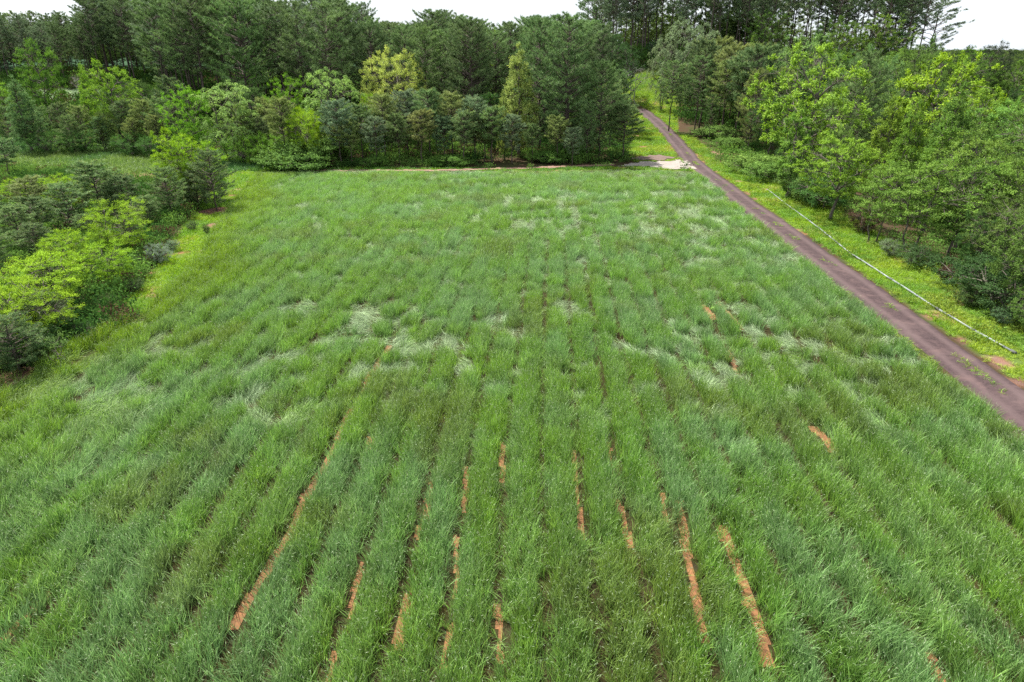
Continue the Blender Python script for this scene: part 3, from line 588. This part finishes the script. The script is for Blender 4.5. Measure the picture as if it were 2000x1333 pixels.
for (px, py, D) in ((2040, 420, 36), (2060, 300, 46), (2040, 560, 33), (2080, 250, 58), (2040, 220, 70), (2100, 480, 34)):
    T('round2', px, py, D, (0.089, 0.158, 0.033), 1., 'tree beyond the right border of the photo', 'trees beyond the right border')

# ------------------------------------------------------------------ the stands behind
def free(x, y, d): return all((x - a) ** 2 + (y - b) ** 2 > d * d for a, b, _ in TREES)
def project(x, y, z):
    a = x * _cy + y * _sy; b = -x * _sy + y * _cy; z = z - CAM_Z; f = b * _cp - z * _sp; u = b * _sp + z * _cp
    return (1000 + FPX * a / f, 666.5 - FPX * u / f) if f > 1 else (-9999, 0)
def stand(x0, x1, y0, y1, sp, kinds, hf, cols, label, group, ok=None, d=None, ws=(.9, 1.15), lim=(-60, 2060)):
    xs = np.arange(x0, x1, sp); n = 0
    for i, y in enumerate(np.arange(y0, y1, sp * .87)):
        for x in xs + (i % 2) * sp / 2:
            a = x + rng.normal(0, sp * .25); b = y + rng.normal(0, sp * .25)
            if not (lim[0] < project(a, b, hgt(a, b) + 8)[0] < lim[1]): continue
            if (ok and not ok(a, b)) or not free(a, b, d or sp * .55): continue
            k = kinds[rng.integers(len(kinds))]; ci = rng.integers(len(cols)); c = cols[ci]
            put(k, a, b, hf(a, b), c, rng.uniform(*ws), label[ci % len(label)] if isinstance(label, list) else label, group); n += 1
    return n
SKY = [(-100, 30), (0, 28), (150, 20), (170, -30), (480, -20), (560, 0), (640, -6), (715, 8), (740, 40), (790, 44), (850, 22), (905, 30), (960, 40), (1010, 28), (1050, 38), (1100, 42), (1140, 40), (1160, 20), (1200, -10), (1300, -40)]
def sky_h(lo, hi):
    def f(x, y):
        D = y * _cy - x * _sy; px, _ = project(x, y, hgt(x, y) + 18); h = top_h(px, interp(SKY, px) + abs(rng.normal(0, 22)), D)[2]; return float(np.clip(h, lo, hi))
    return f
rng = np.random.default_rng(21)
NP = stand(-190, -86, 179, 214, 6.6, ['tall0', 'tall2', 'tall3', 'tall1'], sky_h(13, 22), [PD, PB, PD], 'tall pine in the dark plantation beyond the pale strip of field', 'tall pines of the far left plantation', lambda x, y: not is_pale(x, y))
NP += stand(-118, -40, 122, 172, 6.6, ['tall0', 'tall1', 'tall2', 'tall3', 'big0'], sky_h(13, 23), [PD, PB, PM], 'tall pine in the dense stand behind the left tree belt', 'tall pines behind the left tree belt', lambda x, y: not (is_pale(x, y) or (x < -70 and y < 178 and x < -.52 * y - 4)))
NP += stand(-40, 12, 112, 172, 6.8, ['tall0', 'tall2', 'big0', 'tall3', 'big1'], sky_h(12, 20), [PD, PM, PM], 'tall pine in the wood straight behind the end of the field', 'tall pines behind the end of the field', lambda x, y: x < 11 - .02 * (y - 100))
NR = stand(12, 103, 194, 219, 5.6, ['ridge0', 'ridge1', 'ridge2'], lambda x, y: rng.uniform(19, 25), [PB, PD, PB], 'tall slender pine in the line along the ridge', 'tall pines along the ridge', lambda x, y: x < 98)
NM = stand(23, 46, 112, 152, 4.6, ['flat0', 'flat1', 'young2'], lambda x, y: rng.uniform(11.5, 15), [PM, PD, PO], ['mid green layered pine in the dense stand right of the road', 'dark layered pine in the dense stand right of the road', 'olive layered pine in the dense stand right of the road'], 'layered pines in the stand right of the road', lambda x, y: x > 24 + max(0, y - 120) * .2 and x < 30 + (y - 100) * .5)
NB = stand(26, 122, 34, 188, 8.3, ['round0', 'round1', 'round2', 'oak', 'airy', 'cone0'], lambda x, y: rng.uniform(9.5, 13.5), [(.145, .25, .036), (.09, .17, .034), (.13, .21, .065), (.050, .105, .030), (.118, .21, .036)],
    ['light green tree in the mixed wood right of the road', 'mid green tree in the mixed wood right of the road', 'greyish green tree in the mixed wood right of the road', 'dark green tree in the mixed wood right of the road', 'fresh green tree in the mixed wood right of the road'],
    'broadleaf trees of the mixed wood right of the road', lambda x, y: x > (34 if y < 78 else 29) + max(0, y - 118) * .28 and not (x < 50 and 105 < y < 150), lim=(1300, 2080))
NP2 = stand(40, 110, 120, 185, 13, ['flat0', 'young1', 'big0'], lambda x, y: rng.uniform(11, 15), [PM, PO], 'pine scattered among the broadleaf trees below the ridge', 'pines mixed into the right wood', lambda x, y: x > 40)
NB2 = stand(-100, -40, 108, 122, 9, ['round0', 'airy', 'round1', 'cone1'], lambda x, y: rng.uniform(7, 11), [MG, LG, (.06, .12, .03)], 'green broadleaf tree under the tall pines behind the meadow belt', 'understorey trees below the tall pines', lambda x, y: not is_meadow(x, y))
NB2 += stand(-40, 8, 104, 116, 8, ['round0', 'young1', 'round1', 'young0'], lambda x, y: rng.uniform(6, 9), [DG, PD, (.05, .10, .03)], 'dark tree in the gloom behind the track-side pines', 'trees in the gloom behind the young pines')
print('stands', NP, NR, NM, NB, NP2, NB2, 'trees', len(TREES))

# ------------------------------------------------------------------ scattered stuff (grass, crop, undergrowth, far woods)
def scatter(name, protos, pos, rot, scl, idx, tint, kind='stuff'):
    n = len(pos); me = bpy.data.meshes.new(name); me.vertices.add(n); me.vertices.foreach_set('co', np.asarray(pos, np.float32).ravel())
    me.attributes.new('rot', 'FLOAT_VECTOR', 'POINT').data.foreach_set('vector', np.asarray(rot, np.float32).ravel())
    me.attributes.new('scl', 'FLOAT_VECTOR', 'POINT').data.foreach_set('vector', np.asarray(scl, np.float32).ravel())
    me.attributes.new('idx', 'INT', 'POINT').data.foreach_set('value', np.asarray(idx, np.int32))
    me.attributes.new('tint', 'FLOAT_COLOR', 'POINT').data.foreach_set('color', np.c_[tint, np.ones(n)].astype(np.float32).ravel())
    o = bpy.data.objects.new(name, me); COL.objects.link(o); tag(o, kind=kind)
    c = bpy.data.collections.new(name + '_shapes')
    for i, p in enumerate(protos): p.name = f'{name}_tuft_{i:02d}'; c.objects.link(p)
    t = bpy.data.node_groups.new(name, 'GeometryNodeTree')
    t.interface.new_socket('Geometry', in_out='INPUT', socket_type='NodeSocketGeometry'); t.interface.new_socket('Geometry', in_out='OUTPUT', socket_type='NodeSocketGeometry')
    gi = t.nodes.new('NodeGroupInput'); go = t.nodes.new('NodeGroupOutput'); m2p = t.nodes.new('GeometryNodeMeshToPoints'); iop = t.nodes.new('GeometryNodeInstanceOnPoints')
    ci = t.nodes.new('GeometryNodeCollectionInfo'); ci.inputs['Collection'].default_value = c; ci.inputs['Separate Children'].default_value = True; ci.inputs['Reset Children'].default_value = True
    def na(nm, ty):
        q = t.nodes.new('GeometryNodeInputNamedAttribute'); q.data_type = ty; q.inputs['Name'].default_value = nm; return q.outputs['Attribute']
    l = t.links.new; l(gi.outputs[0], m2p.inputs[0]); l(m2p.outputs[0], iop.inputs['Points']); l(ci.outputs[0], iop.inputs['Instance']); iop.inputs['Pick Instance'].default_value = True
    l(na('idx', 'INT'), iop.inputs['Instance Index']); l(na('rot', 'FLOAT_VECTOR'), iop.inputs['Rotation']); l(na('scl', 'FLOAT_VECTOR'), iop.inputs['Scale']); l(iop.outputs[0], go.inputs[0])
    md = o.modifiers.new('scatter', 'NODES'); md.node_group = t; return o
def tilt_euler(phi, th, spin):
    """spin about z, then lean by th towards azimuth phi; returns XYZ euler angles"""
    def Rz(a): c, s, z, o = np.cos(a), np.sin(a), a * 0, a * 0 + 1; return np.stack([np.stack([c, -s, z], -1), np.stack([s, c, z], -1), np.stack([z, z, o], -1)], -2)
    def Ry(a): c, s, z, o = np.cos(a), np.sin(a), a * 0, a * 0 + 1; return np.stack([np.stack([c, z, s], -1), np.stack([z, o, z], -1), np.stack([-s, z, c], -1)], -2)
    M = Rz(phi) @ Ry(th) @ Rz(spin - phi)
    return np.stack([np.arctan2(M[:, 2, 1], M[:, 2, 2]), -np.arcsin(np.clip(M[:, 2, 0], -1, 1)), np.arctan2(M[:, 1, 0], M[:, 0, 0])], -1)
def tuft(nb, rad, h, wd, spread, bend, heads=0., bias=0., rg=rng):
    """blades that curve over; 'bias' bends them all towards local +x"""
    g = Geo(); n = nb; a = rg.uniform(0, 6.28, n); r = rad * np.sqrt(rg.random(n)); B = np.stack([r * np.cos(a), r * np.sin(a), 0 * a - .03], -1)
    ph = rg.uniform(0, 6.28, n); sp = np.abs(rg.normal(0, spread, n)); d = np.stack([np.cos(ph) * sp + bias, np.sin(ph) * sp, np.ones(n)], -1); d = nrm(d)
    hh = h * rg.uniform(.65, 1.12, n); o = np.stack([np.cos(ph) + bias * 2, np.sin(ph), 0 * ph], -1); o = nrm(o); bn = bend * rg.uniform(.3, 1.6, n)
    S = nrm(np.cross(d, unit(n))); W_ = wd * rg.uniform(.7, 1.3, n); pts = []
    for t in (0, .4, .75, 1.): pts.append(B + d * (hh * t)[:, None] + (o * 1. - np.array([0, 0, .55])) * (hh * bn * t ** 2.4)[:, None])
    V = [pts[0] - S * W_[:, None] * .35, pts[0] + S * W_[:, None] * .35, pts[1] - S * W_[:, None] * .5, pts[1] + S * W_[:, None] * .5, pts[2] - S * W_[:, None] * .38, pts[2] + S * W_[:, None] * .38, pts[3]]
    V = np.stack(V, 1).reshape(-1, 3); i = np.arange(n)[:, None] * 7
    g.add(V, np.vstack([i + [0, 1, 3, 2], i + [2, 3, 5, 4]]), i + [4, 5, 6], np.repeat(np.clip(rg.normal(.5, .26, n), 0, .95), 7))
    m = int(nb * heads)
    if m:
        q = rg.choice(n, m, False); P = pts[3][q]; D = nrm(pts[3][q] - pts[2][q] + unit(m) * .15); N = unit(m)
        leaves(g, P - D * .03, D, N, np.full(m, .10), np.full(m, .013), np.full(m, 1.03))
    return g
def area(x0, x1, y0, y1, sp, ok, jit=.5):
    xs = np.arange(x0, x1, sp); yy = np.arange(y0, y1, sp); A, B = np.meshgrid(xs, yy, indexing='ij'); A = A.ravel() + rng.uniform(-jit, jit, A.size) * sp; B = B.ravel() + rng.uniform(-jit, jit, B.size) * sp
    m = ok(A, B); return A[m], B[m]
def lerp(a, b, t): return np.asarray(a) * (1 - t[:, None]) + np.asarray(b) * t[:, None]

# the cereal crop
rng = np.random.default_rng(5)
def furrow(x, y):                                       # distance to the nearest drill gap, one every 1.345 m
    u = x - .22 * sst(20, 13, y) - .10 * (vnoise(x * 0, y, 7, 12) - .5)
    return np.abs((u / 1.345 + .5) % 1 - .5) * 1.345
def crop_ok(x, y):
    sd = strip_d(x, y); f = is_field(x, y) & (sd > -.16 + .24 * vnoise(x, y, .45, 11) + .14 * vnoise(x, y, 2.5, 17) - .5 * (rng.random(x.shape) < .22)) & ~on_white(x, y)
    fr = furrow(x, y)
    gap = sst(.42, .62, fbm(x, y * .25, 4., 13, 2)) * (1 - .5 * sst(60, 85, y))
    st = .78 + .22 * sst(.34, .52, fbm(x, y * .35, 6., 19, 2)); st = st * (1 - .72 * sst(34, 66, y))
    thin = (fr < .14 + .07 * gap + .045 * sst(25, 60, y)) & (rng.random(x.shape) < st)
    return f & ~thin
A1 = area(-34, 19, 5, 46, .17, crop_ok); A2 = area(-40, 19, 46, 92, .225, crop_ok)
cx = np.r_[A1[0], A2[0]]; cyy = np.r_[A1[1], A2[1]]; n = len(cx); nearf = np.r_[np.ones(len(A1[0])), np.zeros(len(A2[0]))]
big = fbm(cx, cyy, 11, 70, 3); med = fbm(cx, cyy, 2.6, 74, 3); sml = fbm(cx, cyy, .8, 78, 2)
zone = .26 + .5 * np.exp(-((cx + 9) ** 2 / 40 + (cyy - 36) ** 2 / 120)) + .55 * np.exp(-((cx - 9) ** 2 / 60 + (cyy - 58) ** 2 / 350)) + .35 * np.exp(-((cx + 20) ** 2 / 60 + (cyy - 24) ** 2 / 90)) + .50 * sst(45, 70, cyy) + .3 * sst(6, 14, cx) * sst(14, 24, cyy)
lp = fbm(cx, cyy, 1.25, 210, 2); lodge = sst(.635, .70, lp * .70 + big * .22 + .12 * sml + .17 * (zone - .35)) * (.35 + .65 * sst(18, 34, cyy))
phi = 2 * math.pi * (1.6 * fbm(cx, cyy, 9, 82, 2) + .55 * fbm(cx, cyy, 1.8, 86, 2)) + rng.normal(0, .35, n) + np.where(lodge < .25, rng.uniform(-2.2, 2.2, n), 0)
th = R(3) + np.abs(rng.normal(0, R(7), n)) + lodge * R(50)
hgtf = (.38 + .55 * fbm(cx, cyy * .25, .6, 90, 2) + .28 * fbm(cx, cyy, .7, 92, 2) + .25 * fbm(cx, cyy, 3.2, 91, 2)) * (1 - .15 * lodge)
frd = furrow(cx, cyy); hgtf *= .68 + .32 * sst(.10, .42, frd)
hgtf *= .32 + .68 * sst(1., 8., far_edge(cx) - cyy)
sd_ = strip_d(cx, cyy); hgtf *= .40 + .60 * sst(-.10, .12, sd_)
z = terrain(cx, cyy) - .03
c1 = lerp((.154, .272, .098), (.138, .264, .056), sst(.34, .66, .30 * fbm(cx, cyy, 7, 94, 3) + .70 * fbm(cx, cyy * .3, .7, 95, 2)))
yl = sst(.50, .66, fbm(cx, cyy, 5, 98, 3) + .16 * np.exp(-((cx + 17) ** 2 / 40 + (cyy - 17) ** 2 / 80)) + .07 * sst(60, 90, cyy)); c1 = c1 * (1 - .5 * yl[:, None]) + .5 * yl[:, None] * np.array([.150, .265, .040])
br = sst(.60, .72, fbm(cx, cyy, 3.2, 102, 3)); c1 = c1 * (1 - .35 * br[:, None]) + .35 * br[:, None] * np.array([.14, .16, .05])
pl = sst(.3, .9, lodge) * sst(.36, .52, sml); c1 = c1 * (1 - .62 * pl[:, None]) + .62 * pl[:, None] * np.array([.36, .44, .29])  # lodged patches whitened: pale blade backs, plus sheen put into the tint
le = sst(5.5, 1.2, cx - interp(LEFT_EDGE, cyy) + 2.5 * (vnoise(cx, cyy, 4, 33) - .5))[:, None]; c1 = c1 * (1 - .85 * le) + .85 * le * np.array([.15, .25, .03])
c1 = c1 * (1 + .16 * sst(35, 75, cyy))[:, None]; c1 = c1 * (.72 + .56 * fbm(cx, cyy, .6, 106, 2))[:, None] * rng.normal(1, .16, n)[:, None].clip(.6, 1.5)  # far half painted lighter to stand in for sheen, then random tone
s = np.where(nearf > 0, 1., 1.22)
tfs = [tuft(17, .115, .92, .0135, .13, [.12, .22][i % 2], .22, 0).build('t', M_CROP, link=False) for i in range(8)] + [tuft(17, .13, .95, .0135, .16, .38, .3, .25).build('t', M_CROP, link=False) for i in range(4)]
idx = np.where(lodge > .5, 8 + rng.integers(0, 4, n), rng.integers(0, 8, n)); spin = np.where(lodge > .5, phi + rng.normal(0, .3, n), rng.uniform(0, 6.28, n))
scatter('cereal_crop', tfs, np.stack([cx, cyy, z], -1), tilt_euler(phi, th, spin), np.stack([s, s, hgtf * (.95 + .12 * rng.random(n))], -1), idx, c1)
print('crop tufts', n)

# short bright grass on verges, the clearing and the meadow
def vg_ok(x, y):
    bare = np.zeros(x.shape, bool)
    for (a, b), r in SPOTS: bare |= np.hypot(x - a, y - b) + (vnoise(x, y, 1.1, 7) - .5) * r < r * .95
    tk = segd(x, y, TRACK) < .75 + .4 * (vnoise(x, y, .8, 33) - .5)
    return is_verge(x, y) & ~bare & ~on_white(x, y) & ~inpoly(x, y, DEBRIS) & ~is_road(x, y, .08) & (fbm(x, y, 1.5, 110, 3) > .27) & ~tk
V1 = area(-40, 31, 8, 70, .22, vg_ok); V2 = area(-42, 62, 70, 216, .34, vg_ok); V3 = area(-112, -36, 78, 120, .5, lambda x, y: is_meadow(x, y) & (np.hypot(x + 48.6, y - 81.4) > 2.6)); V4 = area(-150, -88, 150, 177, 1.1, is_pale)
V5 = area(15, 24, 10, 150, .3, lambda x, y: (np.abs(np.abs(x - road_c(y)) - 1.42) < .22) & (fbm(x, y, 1.2, 5) > .52) | (np.abs(x - road_c(y) - .1) < .22) & (fbm(x, y, 1.8, 6) > .64))
vx = np.r_[V1[0], V2[0], V3[0], V4[0], V5[0]]; vy = np.r_[V1[1], V2[1], V3[1], V4[1], V5[1]]; n = len(vx)
zn = np.r_[np.zeros(len(V1[0])), np.ones(len(V2[0])), np.full(len(V3[0]), 2), np.full(len(V4[0]), 3), np.full(len(V5[0]), 4)]
c2 = lerp((.19, .33, .022), (.13, .27, .028), sst(.4, .6, fbm(vx, vy, 3, 114, 3)))
yl = sst(.52, .66, fbm(vx, vy, 2.5, 118, 3))[:, None] * (vx > 8)[:, None]; c2 = c2 * (1 - .4 * yl) + .4 * yl * np.array([.27, .31, .03])
c2 = np.where((zn == 2)[:, None], lerp((.055, .135, .035), (.13, .21, .05), sst(.4, .6, fbm(vx, vy, 9, 122, 3))), c2); c2 = np.where((zn == 3)[:, None], np.array([.15, .22, .12]), c2)
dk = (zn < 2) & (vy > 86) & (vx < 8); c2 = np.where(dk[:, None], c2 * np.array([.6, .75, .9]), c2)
hh = np.where(zn == 4, .5, np.where(zn == 0, .8, np.where(zn == 1, 1.0, np.where(zn == 2, 2.2, 2.)))) * (.45 + 1.1 * fbm(vx, vy, 1.6, 126, 3)); ww = np.where((zn == 0) | (zn == 4), 1, np.where(zn == 1, 1.5, 2.4))
tfs = [tuft(18, .14, .34, .014, .45, .35, .04).build('t', M_CROP, link=False) for i in range(6)]
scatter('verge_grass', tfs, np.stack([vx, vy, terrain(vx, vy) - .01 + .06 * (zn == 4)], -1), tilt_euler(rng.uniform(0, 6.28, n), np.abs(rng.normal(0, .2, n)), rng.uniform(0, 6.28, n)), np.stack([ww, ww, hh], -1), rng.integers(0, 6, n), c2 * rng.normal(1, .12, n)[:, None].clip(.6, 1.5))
print('verge tufts', n)

# leafy undergrowth below the trees and weeds on the banks
def ug(n_, rad, h, leaf):
    g = Geo(); C = np.stack([rng.normal(0, rad * .5, n_), rng.normal(0, rad * .5, n_), h * rng.random(n_) ** .7], -1); leaves(g, C, nrm(unit(n_) + [0, 0, .3]), nrm(unit(n_) * .6 + [0, 0, 1]), leaf * rng.uniform(.7, 1.3, n_), leaf * .65 * rng.uniform(.8, 1.2, n_), np.clip(rng.normal(.5, .2, n_), 0, .95)); return g
ugs = [ug(110, .7, .8, .16).build('u', M_UNDER, link=False) for i in range(4)] + [ug(60, .35, .35, .10).build('u', M_UNDER, link=False) for i in range(3)]
def is_open(x, y): return is_field(x, y) | is_verge(x, y) | is_meadow(x, y) | is_pale(x, y) | is_road(x, y, .6)
def wood_ok(x, y):
    sp = np.zeros(x.shape, bool)
    for (a, b), r in SPOTS: sp |= np.hypot(x - a, y - b) < r * 1.1
    st = (x > 21) & (x < 40) & (y > 106) & (y < 150)
    return ~is_open(x, y) & (segd(x, y, TRACK) > 1.1) & ~sp & ~inpoly(x, y, DEBRIS) & ~inpoly(x, y, WHITE) & (fbm(x, y, 4, 130, 3) > np.where(st, .60, np.where(x < -23, .30, .40)))
U1 = area(-75, -23, 18, 92, .62, wood_ok); U2 = area(-120, 26, 88, 125, 1.1, wood_ok); U3 = area(26, 80, 24, 130, 1.0, wood_ok); U4 = area(-150, 100, 125, 216, 1.9, wood_ok)
ux = np.r_[U1[0], U2[0], U3[0], U4[0]]; uy = np.r_[U1[1], U2[1], U3[1], U4[1]]; n1_ = len(ux)
W1 = area(21.8, 29, 10, 118, .75, lambda x, y: is_verge(x, y) & (fbm(x, y, 2, 134, 3) + .03 * (x - 25) > .56)); W2 = area(10, 60, 95, 210, 1.1, lambda x, y: is_verge(x, y) & (fbm(x, y, 3, 138, 3) > .55) & ~on_white(x, y) & ~inpoly(x, y, DEBRIS))
ux = np.r_[ux, W1[0], W2[0]]; uy = np.r_[uy, W1[1], W2[1]]; n = len(ux); lo = np.arange(n) >= n1_
c3 = lerp((.040, .095, .022), (.10, .19, .040), sst(.4, .62, fbm(ux, uy, 6, 142, 3))); c3 = np.where(lo[:, None], lerp((.09, .18, .035), (.17, .22, .035), rng.random(n)), c3)
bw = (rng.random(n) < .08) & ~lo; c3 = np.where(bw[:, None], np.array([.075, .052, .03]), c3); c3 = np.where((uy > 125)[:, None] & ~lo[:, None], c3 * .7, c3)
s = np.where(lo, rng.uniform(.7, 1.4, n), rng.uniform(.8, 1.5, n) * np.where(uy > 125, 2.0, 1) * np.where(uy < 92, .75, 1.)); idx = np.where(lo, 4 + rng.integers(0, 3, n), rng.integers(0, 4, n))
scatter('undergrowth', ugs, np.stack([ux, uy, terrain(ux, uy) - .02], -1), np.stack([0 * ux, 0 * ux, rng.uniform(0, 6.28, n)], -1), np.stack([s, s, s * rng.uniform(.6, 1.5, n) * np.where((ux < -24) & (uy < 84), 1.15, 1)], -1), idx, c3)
print('undergrowth', n)

# woods that run on to the hills
fx, fy = area(-300, 1500, 225, 2000, 13, lambda x, y: (x > -.0 * y + 20) & (x < .75 * y + 60) & (fbm(x, y, 90, 150, 3) > .36)); 
keep = (fx > .30 * fy - 60); fx, fy = fx[keep], fy[keep]; gx_, gy_ = area(-700, 60, 222, 330, 12, lambda x, y: (x > -y * .95) & (x < 60)); fx = np.r_[fx, gx_]; fy = np.r_[fy, gy_]
n = len(fx)
fp = []
for kd in ('round0', 'oak', 'big1', 'tall0'):
    c = PROTO[kd][1].data.copy(); c.materials.clear(); c.materials.append(M_UNDER); fp.append(bpy.data.objects.new('f', c))
ci = rng.integers(0, 3, n); c4 = np.where((ci == 2)[:, None], np.array([.045, .07, .04]), lerp((.06, .11, .03), (.12, .17, .05), rng.random(n)))
s = rng.uniform(1.0, 1.5, n) * np.where(ci == 2, .7, 1.)
scatter('distant_woods', fp, np.stack([fx, fy, terrain(fx, fy) - 1.5], -1), np.stack([0 * fx, 0 * fx, rng.uniform(0, 6.28, n)], -1), np.stack([s * 1.15, s * 1.15, s], -1), ci, c4)
print('distant', n)

# ------------------------------------------------------------------ the irrigation pipe on the verge
pj = [at(*p) for p in ((1498, 372), (1530, 398), (1600, 450), (1660, 498), (1740, 550), (1830, 607), (1900, 648), (1978, 692))]
root = empty('irrigation_pipe', (pj[0][0], pj[0][1], hgt(*pj[0]))); tag(root, 'long pale grey irrigation pipe lying on the grass beside the gravel road', 'pipe')
kk = NT('weathered_pipe'); g_ = kk.n('ShaderNodeTexCoord').outputs['Object']; nn = kk.noise(1.2, 5, g_); m_pipe = kk.fin(kk.bsdf(kk.mix(kk.mr(nn, .35, .7, 0, 1), (.20, .22, .23), (.09, .10, .09)), .45, .4))
m_rim = plain('dark_coupling', (.06, .065, .06), (.12, .12, .11))
def sec(a, b, name):
    g = Geo(); n_ = max(3, int(math.hypot(b[0] - a[0], b[1] - a[1]) / 1.0)); t = np.linspace(0, 1, n_); x = a[0] + (b[0] - a[0]) * t + .02 * np.sin(t * 5); y = a[1] + (b[1] - a[1]) * t
    g.tube(np.stack([x - root.location.x, y - root.location.y, terrain(x, y) + .10 - root.location.z], -1), .055, 10); return g.build(name, m_pipe, root, True)
for a, b in zip(pj[:-1], pj[1:]):
    sec(a, b, 'pipe_section')
    g = Geo(); d = np.array([b[0] - a[0], b[1] - a[1]]); d /= np.linalg.norm(d); q = np.array([[b[0] - d[0] * .18, b[1] - d[1] * .18], [b[0] + d[0] * .18, b[1] + d[1] * .18]])
    g.tube(np.c_[q[:, 0] - root.location.x, q[:, 1] - root.location.y, terrain(q[:, 0], q[:, 1]) + .10 - root.location.z], .075, 10); g.build('coupling', m_rim, root, True)

# a heap of pale dead branches at the corner of the meadow
x, y = at(438, 315); root = empty('dead_branch_heap', (x, y, hgt(x, y))); tag(root, 'heap of bleached dead branches in front of the willowy tree', 'branches')
for i in range(16):
    g = Geo(); a = rng.uniform(0, 6.28); p = np.array([rng.normal(0, .5), rng.normal(0, .4), rng.uniform(0, .5)]); g.tube(curve(p, p + np.array([math.cos(a) * 1.3, math.sin(a) * .8, rng.uniform(-.1, .9)]), .05, 5, .06), np.linspace(.04, .012, 5), 5); g.build('branch', M_DEAD, root, True)

# ------------------------------------------------------------------ air
if HAZE:
    bpy.ops.mesh.primitive_cube_add(size=1); hz = bpy.context.object; hz.name = 'haze'; hz.location = (0, 2900, 3); hz.scale = (11000, 7400, 130); tag(hz, kind='stuff')
    m = bpy.data.materials.new('pale_air'); m.use_nodes = True; t = m.node_tree; t.nodes.clear(); o = t.nodes.new('ShaderNodeOutputMaterial'); v = t.nodes.new('ShaderNodeVolumePrincipled')
    v.inputs['Color'].default_value = (.93, .97, 1, 1); v.inputs['Density'].default_value = HAZE; v.inputs['Anisotropy'].default_value = .35; t.links.new(v.outputs[0], o.inputs['Volume']); hz.data.materials.append(m)
